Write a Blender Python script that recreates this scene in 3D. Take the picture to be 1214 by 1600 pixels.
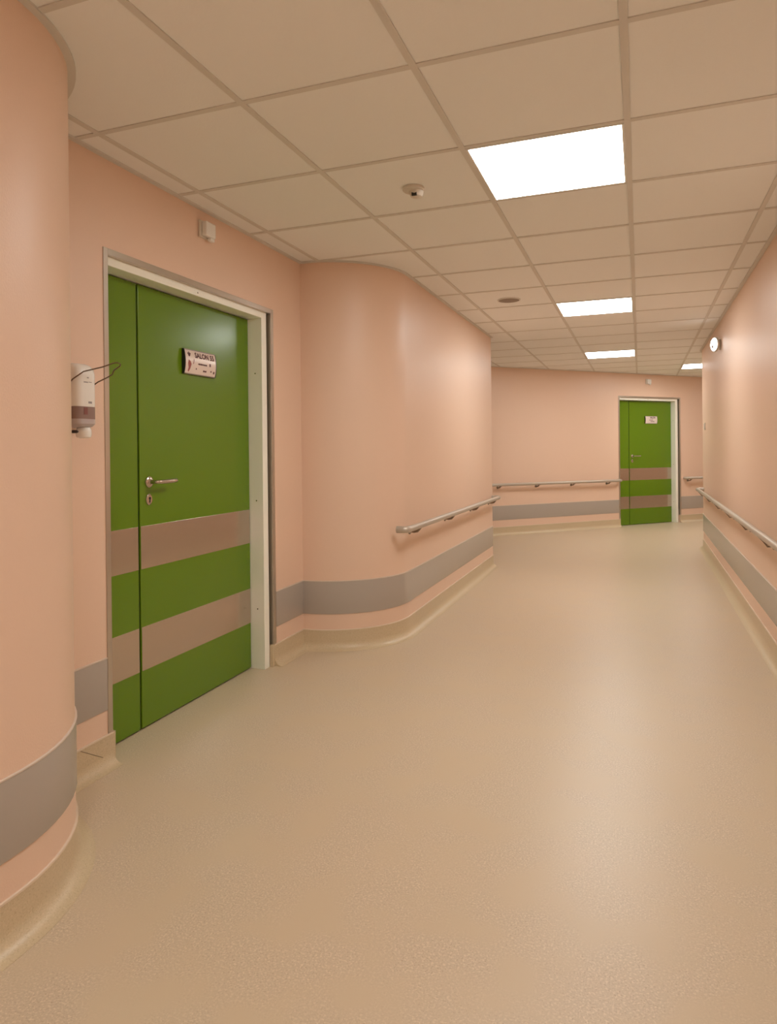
import bpy, bmesh, math, random
from math import sin, cos, pi, sqrt
from mathutils import Vector, Matrix

C = bpy.context.scene.collection
for o in list(bpy.data.objects):
    bpy.data.objects.remove(o)

# ------------------------------------------------------------------ camera, world, exposure
CAMZ = 1.265
YAW, PITCH, ROLL = -.3528, -.0025, -.0103
F, CX, CY = 1066.87, 606.8, 706.36
_f = Vector((sin(YAW)*cos(PITCH), cos(YAW)*cos(PITCH), sin(PITCH)))
_r = Vector((cos(YAW), -sin(YAW), 0))
_u = _r.cross(_f)
_r2 = cos(ROLL)*_r + sin(ROLL)*_u
_u2 = -sin(ROLL)*_r + cos(ROLL)*_u
cam = bpy.data.cameras.new('camera')
camo = bpy.data.objects.new('camera', cam)
C.objects.link(camo)
m = Matrix.Identity(4)
for i in range(3):
    m[i][0] = _r2[i]; m[i][1] = _u2[i]; m[i][2] = -_f[i]
m.translation = (0, 0, CAMZ)
camo.matrix_world = m
cam.sensor_width = 36
cam.lens = F/1600*36
cam.shift_x = (607-CX)/1600
cam.shift_y = -(800-CY)/1600
cam.clip_start = .02
bpy.context.scene.camera = camo

sc = bpy.context.scene
sc.view_settings.view_transform = 'Standard'
sc.view_settings.look = 'None'
sc.view_settings.gamma = 1
sc.view_settings.use_curve_mapping = False
sc.view_settings.exposure = 1.21
w = bpy.data.worlds.new('world'); sc.world = w; w.use_nodes = True
w.node_tree.nodes['Background'].inputs[0].default_value = (1, .85, .7, 1)
w.node_tree.nodes['Background'].inputs[1].default_value = .0
LIGHT_STRENGTH = 9.0
LIGHT_COLOR = (.98, 1.0, .97)

# ------------------------------------------------------------------ measures (floor at z = 0)
HC = 1.2044+CAMZ
XD, XB, XR, XF, FA = -2.0351, -1.4975, .7352, -1.53, 11.8693
T = .625
GX, GY = -.0325, 2.674
ZS = .1274; ZB0, ZB1 = .2248, .4382
RAIL_Z = .747

# ------------------------------------------------------------------ materials
def mat(name, col, rough=.5, metal=0., spec=.5, emit=None, strength=0, bump=None, speckle=None, coat=0, aniso=0):
    M = bpy.data.materials.new(name); M.use_nodes = True
    nt = M.node_tree; b = nt.nodes['Principled BSDF']
    b.inputs['Base Color'].default_value = (*col, 1)
    b.inputs['Roughness'].default_value = rough
    b.inputs['Metallic'].default_value = metal
    b.inputs['Specular IOR Level'].default_value = spec
    b.inputs['Coat Weight'].default_value = coat
    b.inputs['Coat Roughness'].default_value = .25
    if aniso: b.inputs['Anisotropic'].default_value = aniso
    if emit:
        b.inputs['Emission Color'].default_value = (*emit, 1)
        b.inputs['Emission Strength'].default_value = strength
    tc = None
    if bump or speckle:
        tc = nt.nodes.new('ShaderNodeTexCoord')
    if speckle:
        # list of (scale, low, high, colour)
        prev = None
        base = nt.nodes.new('ShaderNodeRGB'); base.outputs[0].default_value = (*col, 1)
        prev = base.outputs[0]
        for sc_, lo, hi, c2 in speckle:
            n = nt.nodes.new('ShaderNodeTexNoise'); n.inputs['Scale'].default_value = sc_
            n.inputs['Detail'].default_value = 2
            nt.links.new(tc.outputs['Object'], n.inputs['Vector'])
            r = nt.nodes.new('ShaderNodeMapRange')
            r.inputs['From Min'].default_value = lo; r.inputs['From Max'].default_value = hi
            nt.links.new(n.outputs['Fac'], r.inputs['Value'])
            mx = nt.nodes.new('ShaderNodeMix'); mx.data_type = 'RGBA'
            nt.links.new(r.outputs[0], mx.inputs['Factor'])
            nt.links.new(prev, mx.inputs['A'])
            mx.inputs['B'].default_value = (*c2, 1)
            prev = mx.outputs['Result']
        nt.links.new(prev, b.inputs['Base Color'])
    if bump:
        scale, strength_, stretch = bump
        mp = nt.nodes.new('ShaderNodeMapping'); mp.inputs['Scale'].default_value = stretch
        nt.links.new(tc.outputs['Object'], mp.inputs['Vector'])
        n = nt.nodes.new('ShaderNodeTexNoise'); n.inputs['Scale'].default_value = scale
        n.inputs['Detail'].default_value = 3
        nt.links.new(mp.outputs[0], n.inputs['Vector'])
        bp = nt.nodes.new('ShaderNodeBump'); bp.inputs['Strength'].default_value = strength_
        bp.inputs['Distance'].default_value = .002
        nt.links.new(n.outputs['Fac'], bp.inputs['Height'])
        nt.links.new(bp.outputs[0], b.inputs['Normal'])
    return M

M = {}
M['wall'] = mat('peach_wall_paint', (.84, .60, .455), .40, spec=.45, bump=(260, .25, (1, 1, .6)))
M['floor'] = mat('speckled_beige_vinyl', (.62, .495, .35), .37, spec=.62,
                 speckle=[(170, .50, .66, (.75, .61, .45)), (210, .56, .72, (.48, .35, .23)), (5, .42, .64, (.645, .51, .35))],
                 bump=(90, .02, (1, 1, 1)))
M['cove'] = mat('beige_vinyl_skirting', (.64, .51, .33), .36, spec=.45,
                speckle=[(190, .52, .70, (.70, .56, .38)), (220, .56, .74, (.52, .40, .24))])
M['cap'] = mat('pale_skirting_cap', (.80, .66, .52), .4)
M['guard'] = mat('taupe_wall_guard', (.465, .41, .36), .24, spec=.75, bump=(90, .12, (1, 1, 14)))
M['guard_bead'] = mat('pale_guard_bead', (.72, .60, .50), .4)
M['tile'] = mat('mineral_ceiling_tile', (.92, .91, .88), .9, spec=.2, bump=(160, .25, (1, 1, 1)))
M['grid'] = mat('ceiling_grid_steel', (.72, .68, .62), .6, spec=.3)
M['green'] = mat('green_door_laminate', (.125, .235, .003), .22, spec=.5)
M['seal'] = mat('dark_door_seal', (.02, .035, .008), .6)
M['steel'] = mat('brushed_steel_sheet', (.57, .49, .42), .22, metal=.95, bump=(60, .03, (1, 1, 30)))
M['alu'] = mat('aluminium_edge_trim', (.56, .50, .43), .30, metal=.85)
M['frame'] = mat('cream_steel_door_frame', (.97, .955, .84), .3, spec=.5)
M['chrome'] = mat('satin_steel_handle', (.55, .47, .40), .22, metal=1)
M['rail'] = mat('satin_handrail', (.55, .475, .40), .38, metal=.35)
M['bracket'] = mat('dark_rail_bracket', (.26, .20, .15), .35, metal=.7)
M['wire'] = mat('brown_steel_wire', (.16, .10, .06), .35, metal=.6)
M['white'] = mat('white_plastic', (.90, .87, .82), .22)
M['offwhite'] = mat('off_white_plastic', (.72, .64, .54), .4)
M['black'] = mat('black_plastic', (.015, .012, .01), .35)
M['paper'] = mat('sign_paper', (.84, .70, .62), .22, spec=.6)
M['ink'] = mat('maroon_ink', (.09, .02, .02), .5)
M['ink_red'] = mat('faded_red_ink', (.35, .09, .08), .5)
M['window'] = mat('smoky_plastic_window', (.29, .19, .165), .25)
M['window_low'] = mat('grey_plastic', (.50, .43, .42), .35)
M['red'] = mat('dark_red_liquid_pack', (.22, .07, .06), .4)
M['grey_ink'] = mat('grey_print', (.30, .27, .27), .5)
M['speaker'] = mat('brown_grey_grille', (.28, .21, .16), .6, bump=(300, .8, (1, 1, 1)))
M['glow'] = mat('lit_panel_diffuser', (.9, .9, .9), .5, emit=LIGHT_COLOR, strength=LIGHT_STRENGTH)
M['lens'] = mat('lit_round_lens', (.9, .9, .9), .4, emit=(1, .96, .92), strength=2.5)

# ------------------------------------------------------------------ helpers
def tag(o, label=None, cat=None, group=None, kind=None):
    if label: o['label'] = label
    if cat: o['category'] = cat
    if group: o['group'] = group
    if kind: o['kind'] = kind
    return o

def empty(name, loc=(0, 0, 0), rz=0):
    o = bpy.data.objects.new(name, None); C.objects.link(o)
    o.location = loc; o.rotation_euler = (0, 0, rz); o.empty_display_size = .1
    return o

def obj(name, bm, material, parent=None, smooth=None):
    bmesh.ops.recalc_face_normals(bm, faces=bm.faces)
    me = bpy.data.meshes.new(name); bm.to_mesh(me); bm.free()
    for mm in (material if isinstance(material, (list, tuple)) else [material]):
        me.materials.append(mm)
    if smooth is not None:
        me.polygons.foreach_set('use_smooth', [True]*len(me.polygons))
        me.set_sharp_from_angle(angle=math.radians(smooth))
    o = bpy.data.objects.new(name, me); C.objects.link(o)
    if parent: o.parent = parent
    return o

def box(bm, x0, x1, y0, y1, z0, z1, bev=0, mi=0):
    vs = [bm.verts.new((x, y, z)) for x in (x0, x1) for y in (y0, y1) for z in (z0, z1)]
    fs = [bm.faces.new([vs[i] for i in q]) for q in ((0, 1, 3, 2), (4, 6, 7, 5), (0, 4, 5, 1), (2, 3, 7, 6), (0, 2, 6, 4), (1, 5, 7, 3))]
    for f_ in fs: f_.material_index = mi
    if bev:
        es = list({e for f_ in fs for e in f_.edges})
        bmesh.ops.bevel(bm, geom=es, offset=bev, segments=2, affect='EDGES', profile=.5)

def sweep(bm, path, profile, caps=True, closed_profile=True):
    """path: plan points; profile: (offset to the right of travel, z)"""
    n = len(path); rings = []
    P = [Vector((p[0], p[1])) for p in path]
    for i in range(n):
        d0 = (P[i]-P[i-1]).normalized() if i > 0 else None
        d1 = (P[i+1]-P[i]).normalized() if i < n-1 else None
        if d0 is None: d0 = d1
        if d1 is None: d1 = d0
        n0 = Vector((d0.y, -d0.x)); n1 = Vector((d1.y, -d1.x))
        nn = (n0+n1).normalized(); k = 1/max(.3, nn.dot(n0))
        rings.append([bm.verts.new((P[i].x+nn.x*k*o, P[i].y+nn.y*k*o, z)) for o, z in profile])
    L = len(profile)
    for a, b in zip(rings, rings[1:]):
        for j in range(L if closed_profile else L-1):
            bm.faces.new((a[j], a[(j+1) % L], b[(j+1) % L], b[j]))
    if caps and closed_profile:
        bm.faces.new(rings[0]); bm.faces.new(rings[-1])

def tube(bm, pts, r, seg=12, caps=True):
    pts = [Vector(p) for p in pts]
    rs = r if isinstance(r, (list, tuple)) else [r]*len(pts)
    rings = []
    ref = None
    for i, p in enumerate(pts):
        if i == 0: d = pts[1]-p
        elif i == len(pts)-1: d = p-pts[i-1]
        else: d = (p-pts[i-1]).normalized()+(pts[i+1]-p).normalized()
        d.normalize()
        if ref is None:
            ref = d.cross(Vector((0, 0, 1)))
            if ref.length < .1: ref = d.cross(Vector((1, 0, 0)))
            ref.normalize()
        s = (ref-d*ref.dot(d)).normalized(); ref = s
        t = d.cross(s)
        rings.append([bm.verts.new(p+rs[i]*(cos(2*pi*k/seg)*s+sin(2*pi*k/seg)*t)) for k in range(seg)])
    for a, b in zip(rings, rings[1:]):
        for k in range(seg):
            bm.faces.new((a[k], a[(k+1) % seg], b[(k+1) % seg], b[k]))
    if caps:
        bm.faces.new(rings[0]); bm.faces.new(rings[-1])

def lathe(bm, origin, axis, prof, seg=32):
    """prof: (radius, distance along axis); ends closed"""
    axis = Vector(axis).normalized(); o = Vector(origin)
    a = axis.cross(Vector((0, 0, 1)))
    if a.length < .1: a = Vector((1, 0, 0))
    a.normalize(); b = axis.cross(a)
    rings = [[bm.verts.new(o+axis*h+max(r, 1e-4)*(cos(2*pi*k/seg)*a+sin(2*pi*k/seg)*b)) for k in range(seg)] for r, h in prof]
    for p, q in zip(rings, rings[1:]):
        for k in range(seg):
            bm.faces.new((p[k], p[(k+1) % seg], q[(k+1) % seg], q[k]))
    bm.faces.new(rings[0]); bm.faces.new(rings[-1])

def text_bm(s, size, bold=0.0):
    cu = bpy.data.curves.new('txt', 'FONT'); cu.body = s; cu.size = size
    cu.align_x = 'CENTER'; cu.align_y = 'CENTER'; cu.offset = bold; cu.resolution_u = 3
    o = bpy.data.objects.new('txt', cu); C.objects.link(o)
    dg = bpy.context.evaluated_depsgraph_get()
    me = bpy.data.meshes.new_from_object(o.evaluated_get(dg))
    bpy.data.objects.remove(o); bpy.data.curves.remove(cu)
    bm = bmesh.new(); bm.from_mesh(me); bpy.data.meshes.remove(me)
    return bm

def arc(cx, cy, r, a0, a1, n=18):
    return [(cx+r*cos(math.radians(a0+(a1-a0)*i/n)), cy+r*sin(math.radians(a0+(a1-a0)*i/n))) for i in range(n+1)]

# ------------------------------------------------------------------ plan of the corridor
V0, V1 = 2.225, 3.540          # doorway of door_1 along y
BEND = arc(XF-.545, 1.30, .545, 0, 86)                      # rounded end of the near wall
P_NEAR = [(XF, -6.0), (XF, -3.0), (XF, 0.)] + BEND[:-1]
_c = (XD, 1.300+.5436)
P_NEAR[-1:] = [P_NEAR[-1], _c]
BUMP = arc(-2.04, 4.46, .5425, -89.5, 0, 20)
P_BUMP = BUMP[:] + [(XB, 5.5), (XB, 6.5), (XB, 7.30)]
P_BUMP[0] = (XD, BUMP[0][1])
P_DOORL = [_c, (XD, V0)]
P_DOORR = [(XD, V1)] + P_BUMP
END_LEFT = (-4.55, 7.30)
S2 = 1/sqrt(2)
FAR0 = (-4.569, FA-4.569); FAR1 = (5.2, FA+5.2)
D2X = -.318                                           # door_2: plan x of the outer edge of its trim
def farp(x): return (x, FA+x)
D2L = farp(D2X+.025*S2); D2R = farp(D2X+1.34*S2)
R_END = arc(XR+.55, 9.30, .55, 135, 180, 10)
P_RIGHT = [(R_END[0][0]+5.6, R_END[0][1]+5.6)] + R_END + [(XR, 6), (XR, 2), (XR, -6)]

# ------------------------------------------------------------------ floor, walls, ceiling
bm = bmesh.new(); box(bm, -5.2, 8, -6.3, 18.5, -.1, 0)
tag(obj('floor', bm, M['floor']), 'speckled beige vinyl corridor floor', 'floor', kind='structure')

TH = .2
def wall_profile(z0=0, z1=None, n0=0, n1=-TH): return [(n0, z0), (n0, z1 or HC+.02), (n1, z1 or HC+.02), (n1, z0)]
bm = bmesh.new()
sweep(bm, P_NEAR+[(XD, V0)], wall_profile())
sweep(bm, P_DOORR+[(END_LEFT[0], 7.30)], wall_profile())
box(bm, XD-TH, XD, V0, V1, 2.082, HC+.02)
box(bm, XD-TH, XD-TH+.02, V0, V1, 0, 2.082)  # added panel behind the leaves, closes the doorway so the gap below stays dark
tag(obj('wall_left', bm, M['wall'], smooth=30), 'peach left wall with rounded bulges on both sides of the near door', 'wall', kind='structure')
bm = bmesh.new()
sweep(bm, [FAR0, D2L], wall_profile())
sweep(bm, [D2R, FAR1], wall_profile())
sweep(bm, [D2L, D2R], wall_profile(2.082))
sweep(bm, [D2L, D2R], wall_profile(0, 2.082, -TH+.02))  # added unseen panel behind the far door, keeps its bottom gap dark
tag(obj('wall_far', bm, M['wall']), 'peach diagonal wall closing the corridor', 'wall', kind='structure')
bm = bmesh.new(); sweep(bm, P_RIGHT, wall_profile())
tag(obj('wall_right', bm, M['wall'], smooth=30), 'long peach wall along the right side', 'wall', kind='structure')
bm = bmesh.new(); box(bm, XF, XR, -6.2, -6.0, 0, HC+.02)
tag(obj('wall_back', bm, M['wall']), 'peach wall behind the viewer', 'wall', kind='structure')
bm = bmesh.new()
sweep(bm, [FAR1, P_RIGHT[0]], wall_profile())
tag(obj('wall_end', bm, M['wall']), 'peach wall closing the side corridor', 'wall', kind='structure')

# ceiling: tiles over a steel grid
TZ = HC+.004
I0, I1, J0, J1 = -8, 12, -15, 25
bm = bmesh.new()
for i in range(I0, I1):
    for j in range(J0, J1):
        x0, y0 = GX+i*T, GY+j*T
        a = .004
        vs0 = [bm.verts.new((x, y, TZ+.004)) for x, y in ((x0, y0), (x0+T, y0), (x0+T, y0+T), (x0, y0+T))]
        vs1 = [bm.verts.new((x, y, TZ)) for x, y in ((x0+.014, y0+.014), (x0+T-.014, y0+.014), (x0+T-.014, y0+T-.014), (x0+.014, y0+T-.014))]
        bm.faces.new(vs1)
        for k in range(4):
            bm.faces.new((vs0[k], vs0[(k+1) % 4], vs1[(k+1) % 4], vs1[k]))
bmesh.ops.remove_doubles(bm, verts=bm.verts, dist=1e-4)
ceiling = tag(obj('ceiling', bm, M['tile']), 'suspended ceiling of square beige tiles', 'ceiling', kind='structure')
bm = bmesh.new()
g = .0115
for i in range(I0, I1+1):
    x = GX+i*T; box(bm, x-g, x+g, GY+J0*T, GY+J1*T, HC, TZ+.002)
for j in range(J0, J1+1):
    y = GY+j*T
    for i in range(I0, I1):
        box(bm, GX+i*T+g, GX+(i+1)*T-g, y-g, y+g, HC+.0008, TZ+.002)
obj('ceiling_grid', bm, M['grid'], ceiling)
bm = bmesh.new(); box(bm, -5.2, 8, -6.3, 18.5, HC+.03, HC+.1)
obj('ceiling_slab', bm, M['tile'], ceiling)

# perimeter angle trim
TP = [(0, HC-.004), (.024, HC-.004), (.024, HC+.003), (0, HC+.003)]
for k, pth in enumerate((P_NEAR+[(XD, V0)]+P_DOORR, [FAR0, FAR1], P_RIGHT)):
    bm = bmesh.new(); sweep(bm, pth, TP)
    tag(obj('trim_%d' % (k+1), bm, M['grid'], smooth=30), ['ceiling edge trim along the left wall', 'ceiling edge trim along the far wall', 'ceiling edge trim along the right wall'][k], 'trim', kind='structure')

# coved skirting
R = .05
CV = [(0, 0), (.056, 0), (.056, .0012)] + [(.056-R*sin(math.radians(a)), .0012+R-R*cos(math.radians(a))) for a in range(12, 91, 13)] + [(.0055, ZS-.006), (0, ZS-.006)]
CAPP = [(0, ZS-.006), (.0068, ZS-.006), (.0068, ZS), (0, ZS)]
def skirting(name, label, paths, extra=None):
    bm = bmesh.new()
    for p in paths: sweep(bm, p, CV)
    if extra: extra(bm)
    o = tag(obj(name, bm, M['cove'], smooth=35), label, 'skirting', kind='structure')
    bm = bmesh.new()
    for p in paths: sweep(bm, p, CAPP)
    obj('cap_strip', bm, M['cap'], o, smooth=30)
    return o
def reveal_bits(bm):
    box(bm, XD-.014, XD+.0055, V1-.024, V1, 0, ZS)
    box(bm, XD-.014, XD+.0055, V0-.001, V0+.012, 0, ZS)
sk = skirting('baseboard_left', 'coved beige vinyl skirting along the left wall', [P_NEAR+[(XD, V0)], P_DOORR+[(END_LEFT[0], 7.30)]], reveal_bits)
bm = bmesh.new()
tube(bm, [(XD+.0058, 2.05, .119), (XD+.0068, 2.165, .046)], .001, 6)
obj('weld_seam', bm, M['bracket'], sk)
skirting('baseboard_far', 'coved beige vinyl skirting along the far wall', [[FAR0, D2L], [D2R, FAR1]])
skirting('baseboard_right', 'coved beige vinyl skirting along the right wall', [P_RIGHT])

# ------------------------------------------------------------------ wall guards
def guard(path, label):
    p0 = path[0]; t = empty('wall_guard', (p0[0], p0[1], ZB0)); tag(t, label, 'wall guard')
    q = [(p[0]-p0[0], p[1]-p0[1]) for p in path]
    h = ZB1-ZB0
    bm = bmesh.new(); sweep(bm, q, [(0, 0), (.003, 0), (.0045, .003), (.0045, h-.005), (0, h-.005)])
    obj('guard_panel', bm, M['guard'], t, smooth=30)
    bm = bmesh.new(); sweep(bm, q, [(0, h-.005), (.006, h-.005), (.0065, h-.001), (.004, h), (0, h)])
    obj('edge_bead', bm, M['guard_bead'], t, smooth=30)
guard(P_NEAR, 'curved taupe wall guard on the rounded wall in the left foreground')
guard([(XD, 1.86), (XD, 2.197)], 'short taupe wall guard piece left of the near green door, below the soap dispenser')
guard([(XD, 3.567)]+P_BUMP[0:], 'taupe wall guard right of the near green door, curving round the wall bulge')
guard([(-4.4, FA-4.4), farp(D2X-.003)], 'taupe wall guard on the far wall, left of the far green door')
guard([farp(D2X+1.368*S2), (5.1, FA+5.1)], 'taupe wall guard on the far wall, right of the far green door')
guard(P_RIGHT, 'long taupe wall guard along the right wall')

# ------------------------------------------------------------------ doors (local: x along wall, y into wall, z up)
def lever_set(door_leaf, v):
    z = 1.130
    bm = bmesh.new()
    lathe(bm, (v, .105, z), (0, -1, 0), [(.026, 0), (.026, .006), (.022, .010), (.012, .012), (.010, .016)], 28)
    rose = obj('handle_rose', bm, M['chrome'], door_leaf, smooth=35)
    bm = bmesh.new()
    pts = [(v, .095, z), (v, .065, z)] + [(v+.018*(1-cos(a)), .065-.018*sin(a), z) for a in (.5, 1.0, 1.4)] + \
          [(v+.05, .047, z), (v+.09, .047, z+.001), (v+.128, .047, z+.002), (v+.131, .047, z+.002)]
    tube(bm, pts, [.009, .009, .009, .009, .0095, .010, .0105, .0095, .007], 14)
    obj('lever_handle', bm, M['chrome'], door_leaf, smooth=40)
    bm = bmesh.new()
    z2 = 1.049
    # oval escutcheon
    seg = 28
    rr = [(1, 0), (1, .005), (.82, .0085)]
    rings = []
    for k_, h_ in rr:
        rings.append([bm.verts.new((v-.002+.020*k_*cos(2*pi*i/seg), .105-h_, z2+.026*k_*sin(2*pi*i/seg))) for i in range(seg)])
    for p, q in zip(rings, rings[1:]):
        for i in range(seg): bm.faces.new((p[i], p[(i+1) % seg], q[(i+1) % seg], q[i]))
    bm.faces.new(rings[-1])
    esc = obj('keyhole_plate', bm, M['chrome'], door_leaf, smooth=35)
    bm = bmesh.new()
    lathe(bm, (v-.002, .0975, z2+.006), (0, -1, 0), [(.0065, 0), (.0065, .002)], 16)
    box(bm, v-.002-.0035, v-.002+.0035, .0957, .0975, z2-.014, z2+.006)
    obj('keyhole', bm, M['black'], esc)

def door(n, loc, rz, label):
    t = empty('door_%d' % n, loc, rz); tag(t, label, 'door', kind='structure')
    # metal trim on the wall edge
    bm = bmesh.new()
    a, b, top = 0.0, 1.365, 2.103
    e = .025
    for (x0, x1, z0, z1) in ((a, a+e, ZS, top), (b-e, b, ZS, top), (a+e, b-e, top-e, top)):
        box(bm, x0, x1, -.004, .0005, z0, z1, .0012)
    # lining of the reveal
    box(bm, a+e-.0005, a+e+.002, -.002, .03, ZS, top-e)
    box(bm, b-e-.002, b-e+.0005, -.002, .03, ZS, top-e)
    box(bm, a+e, b-e, -.002, .03, top-e-.002, top-e+.0005)
    obj('edge_trim', bm, M['alu'], t)
    # cream frame
    bm = bmesh.new()
    jl, jr, hd = .036, 1.262, 2.040
    F0, F1 = .015, .16
    box(bm, a+e+.004, jl, F0, F1, 0, 2.078, .002)
    box(bm, jr, b-e-.024, F0, F1, 0, 2.078, .002)
    box(bm, jl-.002, jr+.002, F0+.0002, F1, hd, 2.078, .002)
    # rebate stop behind the leaves
    box(bm, jl, jl+.012, .147, F1, 0, hd); box(bm, jr-.012, jr, .147, F1, 0, hd); box(bm, jl, jr, .147, F1, hd-.012, hd)
    obj('door_frame', bm, M['frame'], t)
    bm = bmesh.new()
    for zz in (1.72, .35, .98): lathe(bm, (jr-.0002, .06, zz), (-1, 0, 0), [(.004, 0), (.004, .0012)], 12)
    lathe(bm, (.655, F0+.0002, 2.056), (0, -1, 0), [(.004, 0), (.004, .0012)], 12)
    obj('frame_screws', bm, M['chrome'], t)
    bm = bmesh.new(); box(bm, b-e-.024, b-e-.002, .04, .05, 0, 2.078)
    obj('joint_filler', bm, M['seal'], t)
    seam = .322
    leaves = []
    for nm, x0, x1 in (('narrow_leaf', jl+.002, seam-.006), ('wide_leaf', seam+.006, jr-.003)):
        bm = bmesh.new(); box(bm, x0, x1, .105, .145, .007, hd-.006, .002)
        leaf = obj(nm, bm, M['green'], t)
        leaves.append(leaf)
        for z0, z1 in ((.268, .468), (.733, .929)):
            bm = bmesh.new(); box(bm, x0+.003, x1-.003, .1035, .1055, z0, z1, .0006)
            obj('kick_plate', bm, M['steel'], leaf)
    bm = bmesh.new(); box(bm, seam-.0062, seam+.0062, .113, .14, .007, hd-.008)
    obj('meeting_seal', bm, M['seal'], t)
    lever_set(leaves[1], .388)
    return t

door(1, (XD, 2.20, 0), pi/2, 'near green double-leaf door with two steel bands, in the left wall')
door(2, (D2X, FA+D2X, 0), pi/4, 'far green double-leaf door with two steel bands, in the diagonal wall')

# door signs -------------------------------------------------------------
def sign(loc, rz, label, line, big):
    t = empty('door_sign', loc, rz); tag(t, label, 'sign')
    W, H, D = .268, .122, .009; BASE = .011
    # convex face: half chord H, sagitta D
    Rr = (H*H/4+D*D)/(2*D)
    def yy(z, extra=0): return -BASE-(sqrt(max(0, (Rr+extra)**2-z*z))-(Rr-D))
    bm = bmesh.new(); n = 40
    A = [[bm.verts.new((x, yy(-H/2+H*i/n), -H/2+H*i/n)) for i in range(n+1)] for x in (-W/2+.004, W/2-.004)]
    B = [[bm.verts.new((x, -.0005, z)) for z in (-H/2, H/2)] for x in (-W/2+.004, W/2-.004)]
    for i in range(n): bm.faces.new((A[0][i], A[0][i+1], A[1][i+1], A[1][i]))
    bm.faces.new((A[0][0], A[1][0], B[1][0], B[0][0])); bm.faces.new((A[0][n], A[1][n], B[1][1], B[0][1]))
    obj('sign_face', bm, M['paper'], t, smooth=30)
    for s in (-1, 1):
        bm = bmesh.new()
        x0, x1 = sorted((s*(W/2-.004), s*(W/2)))
        ring = [[bm.verts.new((x, yy(-H/2+H*i/n, .0015), (-H/2+H*i/n)*1.02)) for i in range(n+1)]+[bm.verts.new((x, 0, H/2*1.02)), bm.verts.new((x, 0, -H/2*1.02))] for x in (x0, x1)]
        L = len(ring[0])
        for i in range(L): bm.faces.new((ring[0][i], ring[0][(i+1) % L], ring[1][(i+1) % L], ring[1][i]))
        bm.faces.new(ring[0]); bm.faces.new(ring[1])
        obj('end_cap', bm, M['black'], t, smooth=40)
    for s in (-1, 1):
        bm = bmesh.new(); z0, z1 = sorted((s*(H/2-.003), s*(H/2+.002)))
        box(bm, -W/2, W/2, -BASE-.0015, 0, z0, z1)
        obj('edge_strip', bm, M['bracket'], t)
    def curved(bm2, cx, cz, material, name):
        for v in bm2.verts:
            x, z = v.co.x+cx, v.co.y+cz
            v.co = Vector((x, yy(z)-.0009, z))
        obj(name, bm2, material, t)
    curved(text_bm(line, .037, .0016), .032, .036, M['ink'], 'sign_lettering')
    if big:
        # rosette, plant-like drawing and small unreadable words
        bm = bmesh.new()
        for dx, dz, r_ in ((-.098, .034, .009), (-.106, .040, .005), (-.090, .040, .005), (-.098, .046, .004)):
            vs = [bm.verts.new((dx+r_*cos(2*pi*k/10), dz+r_*sin(2*pi*k/10), 0)) for k in range(10)]; bm.faces.new(vs)
        curved(bm, 0, 0, M['ink'], 'printed_mark')
        bm = bmesh.new()
        pl = [(-.100, -.052), (-.090, -.035), (-.082, -.012), (-.090, .002), (-.104, .010), (-.110, -.010), (-.104, -.03), (-.108, -.048)]
        bm.faces.new([bm.verts.new((a_, b_, 0)) for a_, b_ in pl])
        pl = [(-.062, .018), (-.058, .014), (-.062, -.006), (-.072, -.012), (-.066, .0)]
        bm.faces.new([bm.verts.new((a_, b_, 0)) for a_, b_ in pl])
        curved(bm, 0, 0, M['ink_red'], 'printed_drawing')
        rnd = random.Random(4)
        def smudge(x0, x1, z, h):
            bm = bmesh.new()
            x = x0
            while x < x1:
                w_ = rnd.uniform(.003, .007); hh = h*rnd.uniform(.6, 1)
                bm.faces.new([bm.verts.new(p) for p in ((x, z-hh/2, 0), (x+w_, z-hh/2, 0), (x+w_, z+hh/2, 0), (x, z+hh/2, 0))])
                x += w_+rnd.uniform(.0, .001)
            curved(bm, 0, 0, M['ink'], 'small_print')
        smudge(-.028, .044, -.006, .010); smudge(.070, .080, -.002, .020); smudge(.018, .046, -.038, .010)
        smudge(-.045, -.038, -.032, .008); smudge(.082, .090, -.034, .012); smudge(.106, .118, -.038, .013)
    else:
        rnd = random.Random(9)
        for x0, x1, z in ((-.05, .03, -.002), (-.02, .06, -.028)):
            bm = bmesh.new(); x = x0
            while x < x1:
                bm.faces.new([bm.verts.new(p) for p in ((x, z-.005, 0), (x+.006, z-.005, 0), (x+.006, z+.005, 0), (x, z+.005, 0))]); x += .0065
            curved(bm, 0, 0, M['ink'], 'small_print')
    return t
sign((XD-.105, 2.977, 1.723), pi/2, 'curved white room sign reading SALON 55 on the near green door', 'SALON 55', True)
_v = .80
sign((D2X+_v*S2-.105*S2, FA+D2X+_v*S2+.105*S2, 1.727), pi/4, 'small curved white room sign on the far green door', 'SALON', False)

# lamps above the doors ---------------------------------------------------
def signal_box(loc, rz, label):
    t = empty('signal_lamp', loc, rz); tag(t, label, 'wall lamp', 'small lamps above the green doors')
    bm = bmesh.new(); box(bm, -.05, .05, -.012, 0, -.042, .042, .003); obj('back_plate', bm, M['offwhite'], t)
    bm = bmesh.new(); box(bm, -.038, .042, -.042, -.012, -.036, .036, .006); obj('lamp_cover', bm, M['white'], t)
    bm = bmesh.new(); box(bm, .006, .040, -.036, -.014, -.052, -.036, .004); obj('lamp_base', bm, M['white'], t)
signal_box((XD, 2.893, 2.372), pi/2, 'small white box lamp on the wall above the near green door')
_v = .635
signal_box((D2X+_v*S2, FA+D2X+_v*S2, 2.348), pi/4, 'small white box lamp on the wall above the far green door')

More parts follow.
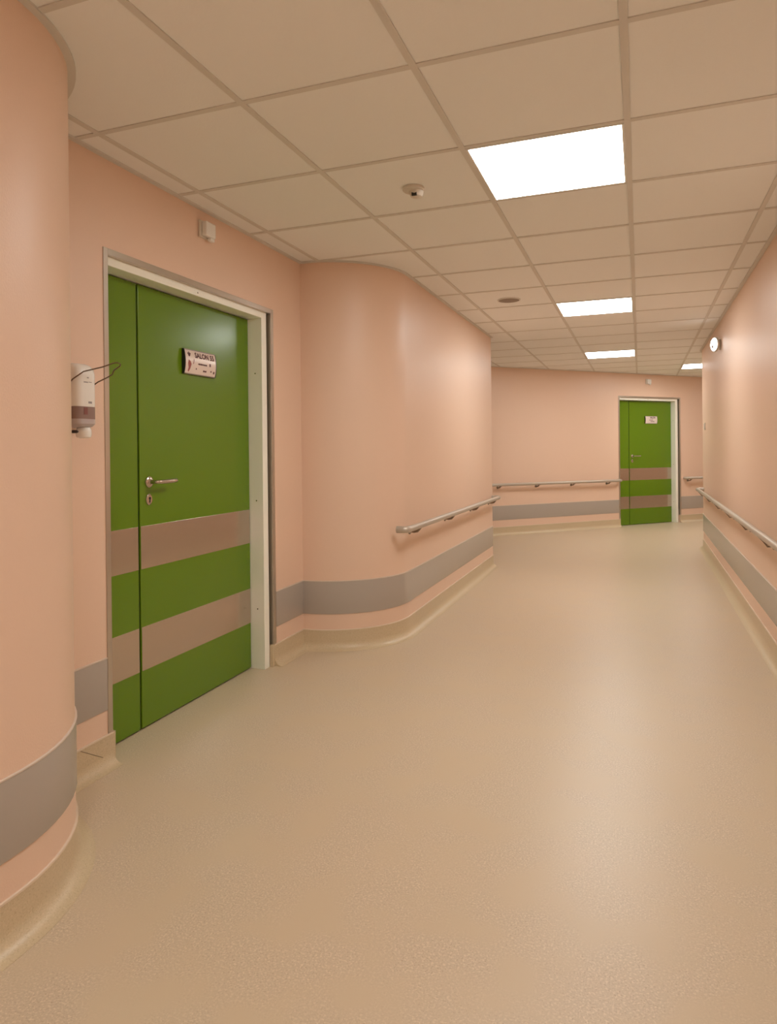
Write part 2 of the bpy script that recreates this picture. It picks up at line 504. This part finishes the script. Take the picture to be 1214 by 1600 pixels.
# ------------------------------------------------------------------ handrails
def handrail(path, brackets, label, start_return=True, end_return=True, off=.075, rz=-.042):
    """path: wall line (plan) the rail follows; brackets: distances along it"""
    P = [Vector(p) for p in path]
    L = [0]
    for a, b in zip(P, P[1:]): L.append(L[-1]+(b-a).length)
    def at(s):
        for k in range(len(P)-1):
            if s <= L[k+1] or k == len(P)-2:
                d = (P[k+1]-P[k]).normalized(); return P[k]+d*(s-L[k]), Vector((d.y, -d.x))
    p0 = P[0]
    t = empty('handrail', (p0.x, p0.y, RAIL_Z)); tag(t, label, 'handrail')
    def W3(q, z): return (q.x-p0.x, q.y-p0.y, z)
    rows = []
    for k in range(len(P)):
        if k == 0: d = P[1]-P[0]
        elif k == len(P)-1: d = P[k]-P[k-1]
        else: d = (P[k]-P[k-1]).normalized()+(P[k+1]-P[k]).normalized()
        d.normalize(); rows.append(P[k]+Vector((d.y, -d.x))*off)
    bm = bmesh.new(); tube(bm, [W3(q, 0) for q in rows], .0205, 20)
    rail = obj('rail_tube', bm, M['rail'], t, smooth=40)
    for s, dd, flag in ((0, rows[0]-rows[1], start_return), (L[-1], rows[-1]-rows[-2], end_return)):
        if not flag: continue
        dd = dd.normalized(); p, nn = at(s); end = rows[0] if s == 0 else rows[-1]
        pts = [end-dd*.004]
        for a in (0, 25, 50, 75, 90):
            a = math.radians(a); pts.append(end+dd*(.03*sin(a)+.012)-nn*(.03*(1-cos(a))))
        pts.append(pts[-1]-nn*(off-.032))
        bm = bmesh.new(); tube(bm, [W3(q, 0) for q in pts], .0225, 18)
        obj('end_cap', bm, M['rail'], t, smooth=40)
    for s in brackets:
        p, nn = at(s)
        bm = bmesh.new()
        lathe(bm, W3(p, rz), (nn.x, nn.y, 0), [(.021, 0), (.021, .006), (.016, .010)], 20)
        tube(bm, [W3(p+nn*.006, rz), W3(p+nn*.035, rz-.002), W3(p+nn*.058, -.038), W3(p+nn*off, -.017)], [.009, .009, .0105, .012] if rz > -.05 else [.006, .006, .006, .008], 12)
        d = Vector((-nn.y, nn.x))
        tube(bm, [W3(p+nn*off-d*.020, -.0185), W3(p+nn*off+d*.020, -.0185)], .008 if rz > -.05 else .004, 10)
        obj('rail_bracket', bm, M['bracket'], t, smooth=40)
# bump rail: starts on the straight face just after the curve
handrail([(XB, 4.25), (XB, 5.5), (XB, 7.235)], [.22, 1.125, 2.015, 2.83], 'handrail on the wall bulge right of the near green door', True, True)
_fx0 = -4.3
handrail([farp(_fx0), farp(-.36)], [(x-_fx0)/S2 for x in (-2.62, -1.955, -1.47, -1.0, -.50)][1:], 'handrail on the far wall, left of the far green door', False, True)
handrail([farp(.73), (4.8, FA+4.8)], [.04, .45, 1.4, 2.4, 3.4], 'short stretch of handrail on the far wall, right of the far green door')
handrail([(XR, 9.13), (XR, 2), (XR, -5.5)], [.07, 1.0, 1.9, 2.8, 3.7, 4.6, 5.5, 6.4, 7.3, 8.2, 9.1, 10, 11, 12, 13, 14], 'long handrail along the right wall', rz=-.068)

# ------------------------------------------------------------------ ceiling fittings
def panel(i, j, label):
    x0, y0 = GX+i*T, GY+j*T
    t = empty('ceiling_light', (x0+T/2, y0+T/2, HC)); tag(t, label, 'ceiling light', 'square panel lights')
    h = T/2-.0125; q = .292
    bm = bmesh.new()
    for (a, b, c, d) in ((-h, h, -h, -q), (-h, h, q, h), (-h, -q, -q, q), (q, h, -q, q)):
        box(bm, a, b, c, d, -.001, .0035)
    obj('light_frame', bm, M['white'], t)
    bm = bmesh.new(); box(bm, -q, q, -q, q, .0, .0032)
    obj('diffuser', bm, M['glow'], t)
panel(-1, 0, 'nearest and largest glowing square ceiling light')
panel(-1, 5, 'second nearest glowing square ceiling light')
panel(-1, 10, 'glowing square ceiling light, third from the camera in the row')
panel(1, 13, 'small glowing ceiling light at the far right, beside the end of the right wall')
panel(-1, -5, 'ceiling light panel overhead')
panel(-1, -10, 'ceiling light panel behind the viewer')
panel(5, 17, 'ceiling light panel in the side corridor')

t = empty('smoke_detector', (-.968, 3.0, HC)); tag(t, 'small white smoke detector on the ceiling left of the nearest light', 'smoke detector')
bm = bmesh.new(); lathe(bm, (0, 0, .003), (0, 0, -1), [(.05, 0), (.05, .010), (.046, .014)], 36); obj('detector_base', bm, M['offwhite'], t, smooth=35)
bm = bmesh.new(); lathe(bm, (.01, .012, -.010), (0, 0, -1), [(.034, 0), (.032, .012), (.026, .024), (.012, .030)], 32); obj('detector_head', bm, M['offwhite'], t, smooth=40)
bm = bmesh.new(); box(bm, -.004, .020, -.018, -.009, -.037, -.022); obj('detector_slot', bm, M['black'], t)

t = empty('ceiling_speaker', (-.982, 5.525, HC)); tag(t, 'flat round grey-brown speaker grille in a ceiling tile', 'ceiling speaker')
bm = bmesh.new(); lathe(bm, (0, 0, .004), (0, 0, -1), [(.082, 0), (.082, .007), (.074, .009)], 40); obj('speaker_grille', bm, M['speaker'], t, smooth=30)
bm = bmesh.new()
lathe(bm, (0, 0, .004), (0, 0, -1), [(.092, 0), (.092, .006), (.088, .008), (.083, .008), (.083, .0)], 40); obj('speaker_rim', bm, M['grid'], t, smooth=30)

# ------------------------------------------------------------------ round wall lamp and switch on the right wall
t = empty('round_wall_lamp', (XR, 7.22, 2.245)); tag(t, 'small round white wall lamp high on the right wall', 'wall lamp')
nrm = Vector((-.92, -.39, 0)).normalized()
bm = bmesh.new(); lathe(bm, (0, .02, 0), (-1, 0, 0), [(.05, 0), (.05, .012), (.03, .02)], 28); tube(bm, [(-.005, .02, 0), (-.03, .005, 0)], .018, 12)
obj('lamp_mount', bm, M['offwhite'], t, smooth=40)
c0 = Vector((-.036, 0, 0))
bm = bmesh.new(); lathe(bm, c0, nrm, [(.050, 0), (.066, .006), (.072, .012), (.072, .024), (.068, .027)], 36); obj('lamp_housing', bm, M['offwhite'], t, smooth=35)
bm = bmesh.new(); lathe(bm, c0+nrm*.027, nrm, [(.062, 0), (.056, .005), (.036, .010), (.012, .012)], 36); obj('lamp_lens', bm, M['lens'], t, smooth=50)
bm = bmesh.new(); lathe(bm, c0+nrm*.036+Vector((0, 0, -.022)), nrm, [(.014, 0), (.014, .007), (.006, .010)], 14); obj('sensor_dot', bm, M['grey_ink'], t, smooth=50)

t = empty('wall_switch', (XR, 8.94, 1.512)); tag(t, 'tiny pale wall switch near the far end of the right wall', 'switch')
bm = bmesh.new(); box(bm, -.012, 0, -.042, .042, -.042, .042, .003); obj('switch_plate', bm, M['offwhite'], t)
bm = bmesh.new(); box(bm, -.016, -.011, -.024, .024, -.030, .030, .002); obj('rocker', bm, M['white'], t)

# ------------------------------------------------------------------ soap dispenser (local: x away from wall, y along wall)
t = empty('soap_dispenser', (XD, 2.010, 1.31)); tag(t, 'white wall soap dispenser with wire elbow lever, left of the near green door', 'soap dispenser')
def rring(bm, z, x1, wd, r=.026, n=6, x0=0):
    ring = [(x0, -wd)]
    for k in range(n+1):
        a = -pi/2+pi/2*k/n; ring.append((x1-r+r*cos(a), -wd+r+r*sin(a)))
    for k in range(n+1):
        a = pi/2*k/n; ring.append((x1-r+r*cos(a), wd-r+r*sin(a)))
    ring.append((x0, wd))
    return [bm.verts.new((x, y, z)) for x, y in ring]
def loft(bm, rows):
    rings = [rring(bm, *r) for r in rows]
    L = len(rings[0])
    for a, b in zip(rings, rings[1:]):
        for k in range(L): bm.faces.new((a[k], a[(k+1) % L], b[(k+1) % L], b[k]))
    bm.faces.new(rings[0]); bm.faces.new(rings[-1])
HW = .050
bm = bmesh.new()
loft(bm, [(.130, .098, HW), (.135, .1, HW), (.252, .1, HW), (.272, .096, HW-.002), (.284, .086, HW-.006), (.291, .072, HW-.012)])
cover = obj('front_cover', bm, M['white'], t, smooth=35)
bm = bmesh.new()
loft(bm, [(.130, .099, HW+.0012), (.084, .099, HW+.0012)])
win = obj('level_window', bm, M['window'], t, smooth=35)
bm = bmesh.new(); box(bm, .0985, .1, -.020, -.002, .100, .126); obj('soap_pack', bm, M['red'], win)
bm = bmesh.new()
loft(bm, [(.084, .100, HW+.0012), (.066, .100, HW), (.056, .092, HW-.006), (.052, .07, HW-.014)])
obj('lower_housing', bm, M['window_low'], t, smooth=35)
bm = bmesh.new(); lathe(bm, (.066, .012, .056), (0, 0, -1), [(.020, 0), (.024, .004), (.027, .014), (.028, .030), (.025, .040), (.012, .044)], 28)
obj('pump_nozzle', bm, M['white'], t, smooth=50)
bm = bmesh.new(); lathe(bm, (.07, -.046, .036), (1, 0, 0), [(.006, 0), (.006, .02), (.004, .024)], 14); tube(bm, [(.0, -.046, .036), (.072, -.046, .036)], .004, 8)
obj('wall_plug', bm, M['black'], t, smooth=40)
for y0, y1, z0, z1 in ((.002, .019, .142, .150), (-.020, .001, .219, .223), (.004, .019, .221, .2235), (-.004, .005, .236, .240)):
    bm = bmesh.new(); box(bm, .0995, .1004, y0, y1, z0, z1); obj('printed_mark', bm, M['grey_ink'], cover)
bm = bmesh.new()
wire = [(.055, -.056, .205), (.09, -.0623, .2283), (.12, -.0414, .2562), (.165, -.0132+.02, .2761), (.188, .0341, .2916), (.198, .043, .2945), (.202, .0566, .2913), (.198, .0596, .2832), (.17, .0587, .2688), (.155, .0663, .2548), (.135, .0606, .2429), (.095, .0561, .2273), (.06, .050, .205)]
tube(bm, [tuple(p) for p in wire], .0024, 8)
obj('elbow_lever', bm, M['wire'], t, smooth=60)
